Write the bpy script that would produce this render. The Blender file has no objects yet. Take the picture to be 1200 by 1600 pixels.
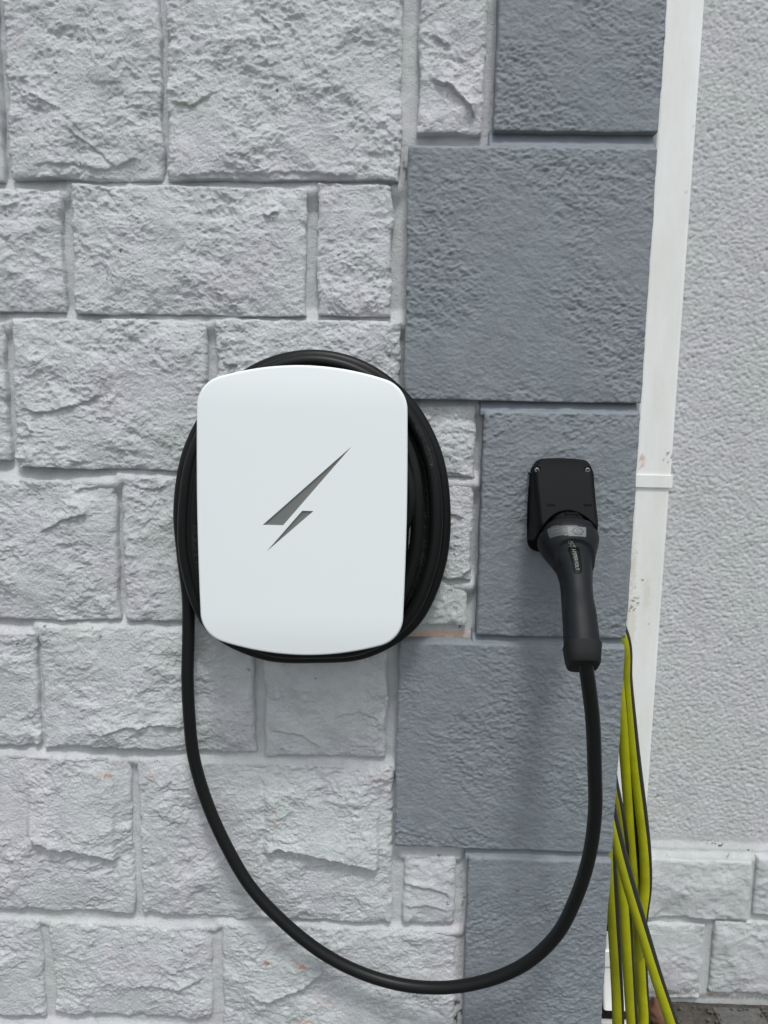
import bpy, bmesh, math, random
import numpy as np
from mathutils import Vector, Matrix
from mathutils.geometry import tessellate_polygon

S = bpy.context.scene
COL = S.collection
rnd = random.Random(7)

# ------------------------------------------------------------------ camera
FPX = 1202.0                                   # focal length in photograph pixels (1200 x 1600)
CAM = np.array([0.0, -1.0, 1.25])
_p, _y, _r = [math.radians(a) for a in (8.267, 1.514, 0.97)]
FW = np.array([-math.sin(_y)*math.cos(_p), math.cos(_y)*math.cos(_p), -math.sin(_p)])
_r0 = np.array([math.cos(_y), math.sin(_y), 0.0]); _u0 = np.cross(_r0, FW)
RT = math.cos(_r)*_r0 + math.sin(_r)*_u0
UP = math.cos(_r)*_u0 - math.sin(_r)*_r0
cd = bpy.data.cameras.new('camera'); cam = bpy.data.objects.new('camera', cd); COL.objects.link(cam)
cd.sensor_fit = 'VERTICAL'; cd.sensor_height = 36.0; cd.lens = FPX/1600*36; cd.clip_start = 0.02; cd.clip_end = 400
M = Matrix.Identity(4)
for i in range(3):
    M[i][0] = RT[i]; M[i][1] = UP[i]; M[i][2] = -FW[i]; M[i][3] = CAM[i]
cam.matrix_world = M
S.camera = cam

# ------------------------------------------------------------------ light: bright overcast
SUN_EL, SUN_AZ = math.radians(63), math.radians(10)      # azimuth: 0 = straight out from the wall, + = from the right
W = bpy.data.worlds.new('World'); S.world = W; W.use_nodes = True
nt = W.node_tree; nt.nodes.clear()
wo = nt.nodes.new('ShaderNodeOutputWorld'); bg = nt.nodes.new('ShaderNodeBackground')
sky = nt.nodes.new('ShaderNodeTexSky'); sky.sky_type = 'NISHITA'; sky.sun_disc = False
sky.sun_elevation = SUN_EL; sky.sun_rotation = math.pi - SUN_AZ; sky.air_density = 1.0; sky.dust_density = 2.5; sky.ozone_density = 1.0
hs = nt.nodes.new('ShaderNodeHueSaturation'); hs.inputs['Saturation'].default_value = 0.28
nt.links.new(sky.outputs[0], hs.inputs['Color']); nt.links.new(hs.outputs[0], bg.inputs[0]); nt.links.new(bg.outputs[0], wo.inputs[0])
bg.inputs[1].default_value = 0.15
sd = bpy.data.lights.new('sun', 'SUN'); sd.energy = 1.5; sd.angle = math.radians(9); sd.color = (1.0, 0.985, 0.965)
sun = bpy.data.objects.new('sun', sd); COL.objects.link(sun)
sdir = Vector((math.sin(SUN_AZ)*math.cos(SUN_EL), -math.cos(SUN_AZ)*math.cos(SUN_EL), math.sin(SUN_EL)))
sun.rotation_euler = sdir.to_track_quat('Z', 'Y').to_euler(); sun.location = (0, -3, 5)
S.view_settings.view_transform = 'Standard'; S.view_settings.look = 'None'
S.view_settings.gamma = 1.0; S.view_settings.exposure = 0.20; S.view_settings.use_curve_mapping = False
S.render.engine = 'CYCLES'

# ------------------------------------------------------------------ measuring helpers
def at(px, py, Y):
    """point of the place seen at photo pixel (px, py) on the plane at depth Y"""
    d = FW + (px-600)/FPX*RT + (800-py)/FPX*UP
    return CAM + (Y-CAM[1])/d[1]*d
def atz(px, py, Z):
    d = FW + (px-600)/FPX*RT + (800-py)/FPX*UP
    return CAM + (Z-CAM[2])/d[2]*d
def proj(q):
    d = np.array(q)-CAM; w = d.dot(FW); return 600+FPX*d.dot(RT)/w, 800-FPX*d.dot(UP)/w
def rect(x0, y0, x1, y1, Y):
    xm, ym = (x0+x1)/2, (y0+y1)/2
    return at(x0, ym, Y)[0], at(xm, y1, Y)[2], at(x1, ym, Y)[0], at(xm, y0, Y)[2]     # X0,Z0,X1,Z1

# ------------------------------------------------------------------ object helpers
def empty(name, loc, label=None, cat=None, group=None, kind=None):
    o = bpy.data.objects.new(name, None); COL.objects.link(o); o.location = loc; o.empty_display_size = 0.05
    if label: o['label'] = label
    if cat: o['category'] = cat
    if group: o['group'] = group
    if kind: o['kind'] = kind
    return o
def world_loc(o):
    v = Vector((0, 0, 0))
    while o: v += o.location; o = o.parent
    return v
def mk(name, V, Fc, mat, parent=None, smooth=True, origin=None, mark=None, label=None, kind=None, mats=None, fmat=None):
    """V: (n,3) world points, Fc: (m,4)/(m,3) array or list of faces -> one mesh object"""
    V = np.asarray(V, dtype=np.float64)
    if origin is None: origin = (V.min(0)+V.max(0))/2
    origin = Vector(origin)
    me = bpy.data.meshes.new(name)
    if isinstance(Fc, np.ndarray):
        n, k = Fc.shape
        me.vertices.add(len(V)); me.vertices.foreach_set('co', (V-np.array(origin)).astype(np.float32).ravel())
        me.loops.add(n*k); me.loops.foreach_set('vertex_index', Fc.astype(np.int32).ravel())
        me.polygons.add(n); me.polygons.foreach_set('loop_start', np.arange(0, n*k, k, dtype=np.int32))
        me.update(calc_edges=True)
    else:
        me.from_pydata([tuple(v) for v in (V-np.array(origin))], [], Fc)
    me.polygons.foreach_set('use_smooth', [smooth]*len(me.polygons))
    for m in (mats or [mat]): me.materials.append(m)
    if fmat is not None: me.polygons.foreach_set('material_index', np.asarray(fmat, dtype=np.int32))
    if mark is not None:
        a = me.attributes.new('mark', 'FLOAT_COLOR', 'POINT'); a.data.foreach_set('color', mark.astype(np.float32).ravel())
    me.validate()
    o = bpy.data.objects.new(name, me); COL.objects.link(o)
    if parent: o.parent = parent; o.location = origin - world_loc(parent)
    else: o.location = origin
    if label: o['label'] = label
    if kind: o['kind'] = kind
    return o
def tag(o, label, cat=None, group=None, kind=None):
    if label: o['label'] = label
    if cat: o['category'] = cat
    if group: o['group'] = group
    if kind: o['kind'] = kind
    return o
def gridfaces(ny, nx, closed=False):
    i = np.arange((ny-1))[:, None]*nx
    if closed:
        j = np.arange(nx)[None]; k = (j+1) % nx
    else:
        j = np.arange(nx-1)[None]; k = j+1
    return np.stack([i+j, i+k, i+nx+k, i+nx+j], -1).reshape(-1, 4)
def bevelbox(name, x0, x1, y0, y1, z0, z1, mat, parent=None, b=0.002, seg=2, jit=0, **kw):
    bm = bmesh.new(); bmesh.ops.create_cube(bm, size=1)
    for v in bm.verts:
        v.co = Vector((x0 if v.co.x < 0 else x1, y0 if v.co.y < 0 else y1, z0 if v.co.z < 0 else z1))
        if jit: v.co += Vector((rnd.uniform(-jit, jit), rnd.uniform(-jit, jit), rnd.uniform(-jit, jit)))
    if b: bmesh.ops.bevel(bm, geom=bm.edges[:], offset=b, segments=seg, affect='EDGES', profile=0.6)
    V = [tuple(v.co) for v in bm.verts]; bm.verts.index_update(); Fc = [[v.index for v in f.verts] for f in bm.faces]; bm.free()
    o = mk(name, V, Fc, mat, parent, smooth=bool(b), **kw)
    if b: o.modifiers.new('wn', 'WEIGHTED_NORMAL').keep_sharp = False
    return o

# ------------------------------------------------------------------ noise (numpy)
_rg = np.random.default_rng(11)
_ANG = _rg.random((256, 256))*2*np.pi; _GX, _GY = np.cos(_ANG), np.sin(_ANG)
_R1, _R2, _R3, _R4, _R5 = [_rg.random((256, 256)) for _ in range(5)]
def gn(x, y, seed=0):
    x = x+seed*17.31; y = y+seed*29.77
    xi = np.floor(x).astype(int); yi = np.floor(y).astype(int); fx, fy = x-xi, y-yi
    u = fx*fx*fx*(fx*(fx*6-15)+10); v = fy*fy*fy*(fy*(fy*6-15)+10)
    def g(a, b, dx, dy):
        a &= 255; b &= 255; return _GX[a, b]*dx+_GY[a, b]*dy
    n0 = g(xi, yi, fx, fy)*(1-u)+g(xi+1, yi, fx-1, fy)*u
    n1 = g(xi, yi+1, fx, fy-1)*(1-u)+g(xi+1, yi+1, fx-1, fy-1)*u
    return (n0*(1-v)+n1*v)*1.5
def fbm(x, y, seed=0, o=4, gain=0.5):
    s = 0; a = 1; t = 0
    for k in range(o):
        s = s+a*gn(x*2**k, y*2**k, seed+k*3); t += a; a *= gain
    return s/t
def facet(x, y, seed=0, tilt=0.5, k=1.0):
    """lower envelope of tilted bowls: chipped, scalloped rock with crisp ridges, about -0.5..0.5"""
    x = x+seed*7.13; y = y+seed*3.71
    xi = np.floor(x).astype(int); yi = np.floor(y).astype(int)
    best = np.full(x.shape, 9.0)
    for dx in (-1, 0, 1):
        for dy in (-1, 0, 1):
            a, b = (xi+dx) & 255, (yi+dy) & 255
            qx = x-(xi+dx+_R1[a, b]); qy = y-(yi+dy+_R2[a, b])
            h = k*(qx*qx+qy*qy)+tilt*((_R3[a, b]-.5)*2*qx+(_R4[a, b]-.5)*2*qy)+(_R5[a, b]-.5)*.35
            best = np.minimum(best, h)
    return best-0.2
def sstep(t): t = np.clip(t, 0, 1); return t*t*(3-2*t)

# ------------------------------------------------------------------ materials
def new_mat(name):
    m = bpy.data.materials.new(name); m.use_nodes = True; nt = m.node_tree; nt.nodes.clear()
    o = nt.nodes.new('ShaderNodeOutputMaterial'); p = nt.nodes.new('ShaderNodeBsdfPrincipled'); nt.links.new(p.outputs[0], o.inputs[0])
    return m, nt, p
def noise(nt, scale, detail=4, rough=.5, stretch=None, dist=0.0):
    g = nt.nodes.new('ShaderNodeNewGeometry'); n = nt.nodes.new('ShaderNodeTexNoise')
    n.inputs['Scale'].default_value = scale; n.inputs['Detail'].default_value = detail; n.inputs['Roughness'].default_value = rough
    n.inputs['Distortion'].default_value = dist
    if stretch:
        mp = nt.nodes.new('ShaderNodeMapping'); mp.inputs['Scale'].default_value = stretch
        nt.links.new(g.outputs['Position'], mp.inputs[0]); nt.links.new(mp.outputs[0], n.inputs[0])
    else: nt.links.new(g.outputs['Position'], n.inputs[0])
    return n.outputs[0]
def ramp(nt, src, stops):
    r = nt.nodes.new('ShaderNodeValToRGB'); e = r.color_ramp.elements
    while len(e) < len(stops): e.new(.5)
    for k, (p, c) in enumerate(stops): e[k].position = p; e[k].color = (*c, 1) if len(c) == 3 else c
    nt.links.new(src, r.inputs[0]); return r.outputs[0]
def mixc(nt, f, a, b, mode='MIX'):
    m = nt.nodes.new('ShaderNodeMix'); m.data_type = 'RGBA'; m.blend_type = mode
    for s, v in ((m.inputs[0], f), (m.inputs[6], a), (m.inputs[7], b)):
        if isinstance(v, (int, float)): s.default_value = v
        elif isinstance(v, tuple): s.default_value = (*v, 1)
        else: nt.links.new(v, s)
    return m.outputs[2]
def bump(nt, p, layers):
    prev = None
    for src, dist, st in layers:
        b = nt.nodes.new('ShaderNodeBump'); b.inputs['Distance'].default_value = dist; b.inputs['Strength'].default_value = st
        nt.links.new(src, b.inputs['Height'])
        if prev: nt.links.new(prev, b.inputs['Normal'])
        prev = b.outputs[0]
    nt.links.new(prev, p.inputs['Normal'])
def with_mark(nt, col):
    a = nt.nodes.new('ShaderNodeAttribute'); a.attribute_name = 'mark'
    return mixc(nt, a.outputs['Alpha'], col, a.outputs['Color'])
def paint(name, c, tintA, tintB, rough=.75, layers=((420, .0006, .7), (1300, .00025, .6)), mark=True, spec=.35, speck=0.0):
    m, nt, p = new_mat(name)
    n1 = noise(nt, 9, 3, .5); n2 = noise(nt, 45, 5, .6)
    col = mixc(nt, ramp(nt, n1, [(.38, tintA), (.62, tintB)]), c, c) if False else ramp(nt, n1, [(.36, tintA), (.5, c), (.64, tintB)])
    v = ramp(nt, n2, [(.3, (.88,)*3), (.7, (1.06,)*3)])
    col = mixc(nt, 1.0, col, v, 'MULTIPLY')
    if speck:
        n3 = noise(nt, 700, 2, .5); sp = ramp(nt, n3, [(.0, (1-speck,)*3), (.36, (1,)*3)])
        col = mixc(nt, 1.0, col, sp, 'MULTIPLY')
    if mark: col = with_mark(nt, col)
    nt.links.new(col, p.inputs['Base Color']); p.inputs['Roughness'].default_value = rough
    p.inputs['Specular IOR Level'].default_value = spec
    bump(nt, p, [(noise(nt, s, 5, .6), d, st) for s, d, st in layers])
    return m
def plain(name, c, rough=.5, spec=.5, bumpl=None, metal=0, var=0.0, coat=0):
    m, nt, p = new_mat(name)
    if var:
        col = ramp(nt, noise(nt, 30, 5, .6), [(.3, tuple(x*(1-var) for x in c)), (.7, tuple(min(1, x*(1+var)) for x in c))])
        nt.links.new(col, p.inputs['Base Color'])
    else: p.inputs['Base Color'].default_value = (*c, 1)
    p.inputs['Roughness'].default_value = rough; p.inputs['Specular IOR Level'].default_value = spec; p.inputs['Metallic'].default_value = metal
    p.inputs['Coat Weight'].default_value = coat
    if bumpl: bump(nt, p, [(noise(nt, s, 3, .6), d, st) for s, d, st in bumpl])
    return m
M_STONE = paint('light_stone_paint', (.54, .566, .575), (.55, .556, .582), (.53, .572, .565), layers=((330, .0018, .9), (800, .0010, .9)))
M_MORTAR = paint('light_mortar_paint', (.52, .54, .545), (.528, .532, .552), (.515, .546, .54), layers=((260, .0017, .9), (700, .0009, .9)), rough=.85)
M_QUOIN = paint('slate_blue_paint', (.206, .235, .253), (.208, .233, .256), (.204, .237, .251), rough=.62, layers=((380, .0011, .8), (900, .0005, .75)))
M_QMORT = paint('slate_blue_mortar_paint', (.205, .235, .265), (.205, .23, .27), (.2, .24, .26), rough=.7, layers=((300, .0005, .6), (900, .0003, .5)))
M_STUCCO = paint('roughcast_paint', (.50, .518, .525), (.508, .512, .535), (.495, .522, .518), rough=.85, layers=((420, .0010, .7), (1000, .0005, .6)))
M_RAW = paint('raw_render', (.42, .42, .41), (.4, .4, .4), (.43, .43, .42), mark=False)

M_PANEL = plain('white_satin_plastic', (.785, .84, .842), .36, .42)
M_INSERT = plain('grey_window_plastic', (.16, .175, .165), .25, .5)
M_BLACK = plain('black_body_plastic', (.006, .006, .006), .5, .2, ((1500, .0002, .4),))
M_CABLE = plain('black_rubber', (.007, .008, .008), .42, .22, ((900, .0001, .3),))
M_CTEXT = plain('embossed_rubber', (.03, .032, .032), .5, .3)
M_HOLST = plain('holster_plastic', (.005, .006, .0065), .55, .08, ((2500, .0001, .5),))
M_GRIP = plain('graphite_plastic', (.0115, .0135, .0155), .46, .14, ((2500, .00008, .4),))
M_CAP = plain('matt_black_cap', (.010, .011, .011), .6, .2)
M_OVAL = plain('gloss_black_inlay', (.002, .003, .0025), .35, .06)
M_LSTK = plain('silver_sticker', (.13, .145, .148), .45, .35)
M_PRINT = plain('grey_print', (.17, .18, .18), .5, .4)
M_HEX = plain('dark_grey_print', (.06, .065, .065), .45, .4)
M_GREEN = plain('pale_green_print', (.13, .22, .16), .4, .4)
M_STEEL = plain('screw_steel', (.16, .165, .17), .4, .5, metal=.7)
M_DARK = plain('dark_cavity', (.006, .006, .006), .8, .2)
M_HOSEY = plain('yellow_green_hose', (.40, .415, .006), .45, .4, ((500, .0003, .5),), var=.14)
M_HOSEK = plain('black_hose_stripe', (.018, .019, .018), .5, .4)
M_LEAF = plain('dry_brown_leaf', (.115, .058, .038), .65, .3, ((300, .001, .8),), var=.65)
M_WPVC = plain('white_gully_plastic', (.6, .6, .57), .45, .4, var=.1)

# downpipe: white pvc, weathered
M_PIPE, nt, p = new_mat('white_pvc')
col = ramp(nt, noise(nt, 22, 6, .65, (1, 1, .25)), [(.35, (.77, .785, .75)), (.62, (.84, .87, .86))])
col = mixc(nt, 1.0, col, ramp(nt, noise(nt, 400, 2, .5), [(.24, (.75, .73, .68)), (.3, (1, 1, 1))]), 'MULTIPLY')
nt.links.new(with_mark(nt, col), p.inputs['Base Color']); p.inputs['Roughness'].default_value = .36
bump(nt, p, [(noise(nt, 60, 3, .5), .0006, .25)])
# pavers / soil / ground
def stone_floor(name, a, b, rough=.85, brick=False):
    m, nt, p = new_mat(name)
    col = ramp(nt, noise(nt, 60, 8, .7), [(.3, a), (.7, b)])
    col = mixc(nt, 1.0, col, ramp(nt, noise(nt, 600, 3, .6), [(.3, (.6,)*3), (.6, (1.15,)*3), (.8, (1.5,)*3)]), 'MULTIPLY')
    if brick:
        g = nt.nodes.new('ShaderNodeNewGeometry'); bt = nt.nodes.new('ShaderNodeTexBrick')
        bt.inputs['Scale'].default_value = 1; bt.inputs['Brick Width'].default_value = .204; bt.inputs['Row Height'].default_value = .104
        bt.inputs['Mortar Size'].default_value = .003; bt.inputs['Color1'].default_value = (1, 1, 1, 1); bt.inputs['Color2'].default_value = (.85, .85, .85, 1); bt.inputs['Mortar'].default_value = (.3, .28, .25, 1)
        mp = nt.nodes.new('ShaderNodeMapping'); mp.inputs['Rotation'].default_value = (0, 0, math.pi/2)
        nt.links.new(g.outputs['Position'], mp.inputs[0]); nt.links.new(mp.outputs[0], bt.inputs[0])
        col = mixc(nt, 1.0, col, bt.outputs[0], 'MULTIPLY')
    nt.links.new(col, p.inputs['Base Color']); p.inputs['Roughness'].default_value = rough
    bump(nt, p, [(noise(nt, 250, 6, .7), .0015, .8)])
    return m
M_PAVER = stone_floor('grey_block_paving', (.08, .08, .077), (.15, .15, .145))
M_SOIL = stone_floor('gritty_soil', (.035, .032, .027), (.10, .092, .08), .95)
M_GROUND = stone_floor('drive_paving', (.13, .13, .128), (.20, .20, .195), .85, True)

# ------------------------------------------------------------------ levels of the place
XC = 0.2905                 # right-hand corner of the pier
XL0 = -1.75                 # left end of the stone wall that is built
YF = -0.020                 # mean face of the light stones
YQ = -0.030                 # face of the blue corner stones
YR = 0.50                   # recessed rendered wall
ZT = 2.35                   # top of what is built

# ---------------- ground
gx = np.array([-40, 40.]); V = np.array([[-40, -60, -.022], [40, -60, -.022], [40, 40, -.022], [-40, 40, -.022]])
g = mk('ground', V, [[0, 1, 2, 3]], M_GROUND, smooth=False); tag(g, 'grey paved ground spreading out in front of the house', kind='structure')
bedv = []
pav = empty('pavement', (0.3, 0, 0), 'grey block paving at the foot of the recessed wall', kind='structure')
# bed of gritty soil below and between the pavers
bxs = np.linspace(XL0, 2.0, 160); bys = np.linspace(-1.4, YR+.02, 90); BX, BY = np.meshgrid(bxs, bys)
BZ = -.014+.004*fbm(BX*14, BY*14, 3)+np.where(BY > YR-.10, .011*sstep((BY-(YR-.10))/.05), 0)
bed = mk('soil_bed', np.stack([BX, BY, BZ], -1).reshape(-1, 3), gridfaces(90, 160), M_SOIL, pav); bed['kind'] = 'stuff'
src = None; npv = 0; XJ = atz(1113, 1577, 0)[0]; YPV = atz(1130, 1573, 0)[1]
for i in range(-16, 15):
    for j in range(0, 9):
        x = XJ+.052+.104*(i-4); y1 = YPV-.204*j-(0.1 if i % 2 else 0)
        if y1-.2 < 0.02 and x < XC+.06 and y1 > -.04: continue        # under the wall
        if x < XC+.05 and y1 > -.05: continue
        if abs(x-.45) < .1 and y1 > YR-.12: continue                  # gully
        tz = rnd.uniform(-.002, .002)
        if src is None or rnd.random() < .12:
            o = bevelbox('paver', x-.05, x+.05, y1-.2, y1, -.055, tz, M_PAVER, pav, b=.004, seg=2, jit=.0012); src = o
        else:
            o = src.copy(); COL.objects.link(o); o.parent = pav
            o.location = Vector((x, y1-.1, (-.055+tz)/2))-world_loc(pav)
            o.rotation_euler = (rnd.uniform(-.006, .006), rnd.uniform(-.008, .008), rnd.uniform(-.006, .006))
        npv += 1

# ---------------- wear, stains and painted-in shade on the surfaces: (px, py, rx, ry, colour, strength)
def marks(V, lst, Y, seed=5):
    """stains, and shade painted in for pits and gaps, with an outline of their own, placed where the photograph shows them"""
    C = np.zeros((len(V), 4)); C[:, :3] = .5
    w = 0.003*gn(V[:, 0]*220, V[:, 2]*220, seed)+.002*gn(V[:, 0]*600, V[:, 2]*600, seed+1)
    for px, py, rx, ry, c, st in lst:
        q = at(px, py, Y); sx, sz = rx/1150., ry/1150.
        d = np.sqrt(((V[:, 0]-q[0])/sx)**2+((V[:, 2]-q[2])/sz)**2)+w/min(sx, sz)*1.2
        a = st*sstep((1.15-d)/.5)
        C[:, :3] = C[:, :3]*(1-(a > C[:, 3])[:, None])+np.array(c)*(a > C[:, 3])[:, None]
        C[:, 3] = np.maximum(C[:, 3], a)
    return C
CHIP = (.50, .32, .24); RUST = (.36, .13, .06); GRIME_SHADE = (.03, .03, .028); SALM = (.60, .42, .33); DIRT = (.25, .23, .20)  # the near-black one serves grime spots and the painted shade of pits and gaps

# ---------------- stone wall of the pier
wall = empty('stone_wall', (-.4, .1, 0), 'light grey painted rough stone wall carrying the charger, with slate blue corner stones', 'wall')
fine_x = (-.56, .31); fine_z = (.20, 1.92)
def lat(a, b, fa, fb, fine, coarse):
    pts = []; t = a
    while t < b:
        pts.append(t); t += fine if fa-fine < t < fb else coarse
    pts.append(b); return np.array(pts)
# mortar sheet
mx = lat(XL0, XC-.004, fine_x[0], fine_x[1], .0032, .03); mz = lat(-.05, ZT, fine_z[0], fine_z[1], .0032, .03)
MX, MZ = np.meshgrid(mx, mz)
fill = sstep((1.05-MZ)/.5)                        # lower courses are pointed almost flush
# body of the wall behind the facing
bevelbox('wall_core', XL0, XC-.004, .010, YR+.25, -.06, ZT, M_RAW, wall, b=0)

def stone(r, name='stone', mat=None, Yf=YF, seed=0, step=.00135, rough=1.0, ang=None, flakes=(), wob=1.0, Yb=0.004, parent=None, big=1.0, edge=(.002, .0025, .003), marklst=(), bulge=.004, quoin=False, label=None):
    X0, Z0, X1, Z1 = r; rg = np.random.default_rng(seed+100)
    if ang is None: ang = rg.choice([-1, 1])*rg.uniform(.25, .75)
    def axis(a, b):
        n = max(6, int((b-a)/step)); t = np.linspace(a+.0022, b-.0022, n)
        return np.concatenate([[a, a, a+.0008], t, [b-.0008, b, b]])
    xs = axis(X0, X1); zs = axis(Z0, Z1); X, Z = np.meshgrid(xs, zs)
    dl, dr, db, dt = X-X0, X1-X, Z-Z0, Z1-Z
    ca, sa = math.cos(ang), math.sin(ang)
    wx = X+.0045*gn(X*24, Z*24, seed+2)+.0014*gn(X*190, Z*190, seed+14); wz = Z+.0045*gn(X*24, Z*24, seed+3)+.0014*gn(X*190, Z*190, seed+15)
    U = wx*ca+wz*sa; Vv = -wx*sa+wz*ca
    if not quoin:
        h = .0042*fbm(X*9, Z*9, seed+5, 3)*big
        h += rough*(.0062*facet(U*10, Vv*17, seed+1, .8, .8)*big*(.35+.9*sstep(.5+1.2*gn(X*7, Z*7, seed+9))))
        m = (.45+.75*sstep(.5+1.1*gn(X*16, Z*16, seed+8)))*(.72 if Z1 < 1.16 else .95)
        h += rough*m*(.0020*facet(U*24, Vv*40, seed+4, 1.1, .8)-.0017*facet(U*70, Vv*95, seed+6, 1.0, .9)+.0017*facet(X*130, Z*175, seed+7, 1.0, .9)-.0010*facet(X*260, Z*300, seed+16, .9, .9))
        TT = 5.5*fbm(wx*17, wz*24, seed+17, 4, .6); TF = np.floor(TT); h += .0013*(TF+sstep((TT-TF)*6))*sstep(.55+1.3*gn(X*13, Z*13, seed+18))
        h += .0011*fbm(X*330, Z*380, seed+10, 3)
    else:
        m = .5+.8*sstep(.5+1.2*gn(X*9, Z*9, seed+8))
        h = .0012*fbm(X*8, Z*8, seed+5, 3)
        h += m*(.0007*facet(U*24, Vv*60, seed+4, .8, .9)-.0009*facet(U*62, Vv*130, seed+6, .9, .9)+.0011*facet(U*120, Vv*230, seed+12, 1.0, .9)+.0010*fbm(X*190, Z*330, seed+7, 3)*1.6)
        h += .0003*fbm(X*350, Z*350, seed+10, 3)
    out = bulge*np.clip(np.minimum(np.minimum(dl, dr), np.minimum(db, dt))/.05, 0, 1)+h
    for fl in flakes:                       # raised flakes: sharp lower edge that fades upwards
        P, amp, fade = fl; Q = np.array([at(x, y, Yf) for x, y in P]); o = np.argsort(Q[:, 0]); Q = Q[o]
        zl = np.interp(X, Q[:, 0], Q[:, 2])+.0022*gn(X*90, Z*0+.3, seed+30)+.001*gn(X*300, Z*0+.3, seed+31)
        win = sstep((X-Q[0, 0])/.012)*sstep((Q[-1, 0]-X)/.006)
        t = Z-zl
        out = out+amp*win*sstep(t/.0025)*np.exp(-np.clip(t, 0, None)/fade)
    # edges: crisp undercut below, softened above
    e = sstep(dl/edge[2])*.5+.5; e2 = sstep(dr/edge[2])*.5+.5; e3 = sstep(db/edge[0])*.4+.6; e4 = sstep(dt/edge[1])
    drop = (1-e)*.005+(1-e2)*.005+(1-e3)*.002+(1-e4)*.0015
    if quoin: drop = (1-e)*.003+(1-e2)*.003+(1-e3)*.002+(1-e4)*.0035
    chipn = sstep((gn(X*40, Z*40, seed+40)-.25)*3)*np.exp(-np.minimum(np.minimum(dl, dr), np.minimum(db, dt))/.006)
    out = out-drop-chipn*(.0032 if not quoin else .0014)
    Y = Yf-out
    Y[0, :] = Yb; Y[-1, :] = Yb; Y[:, 0] = Yb; Y[:, -1] = Yb
    # wandering outline
    wx_ = wob*(.0030*gn(X*9, Z*22, seed+50)+.0012*gn(X*70, Z*70, seed+52)); wz_ = wob*(.0026*gn(X*15, Z*9, seed+51)+.0009*gn(X*75, Z*60, seed+53))
    Vt = np.stack([X+wx_, Y, Z+wz_], -1).reshape(-1, 3)
    rp = random.Random(seed+5)
    if step < .0025 and not quoin: marklst = list(marklst)+[(qx, qy, rp.uniform(1, 2.2), rp.uniform(.8, 1.6), GRIME_SHADE, rp.uniform(.4, .8)) for qx, qy in [proj((rp.uniform(X0, X1), Yf, Z0+(Z1-Z0)*rp.choice([rp.random()**3, 1-rp.random()**4, rp.random()]))) for _ in range(5)]]  # random pinholes: their shade painted on as near-black dots
    mk_ = marks(Vt, marklst, Yf, seed)
    return mk(name, Vt, gridfaces(len(zs), len(xs)), mat or M_STONE, parent or wall, mark=mk_, label=label)

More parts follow.
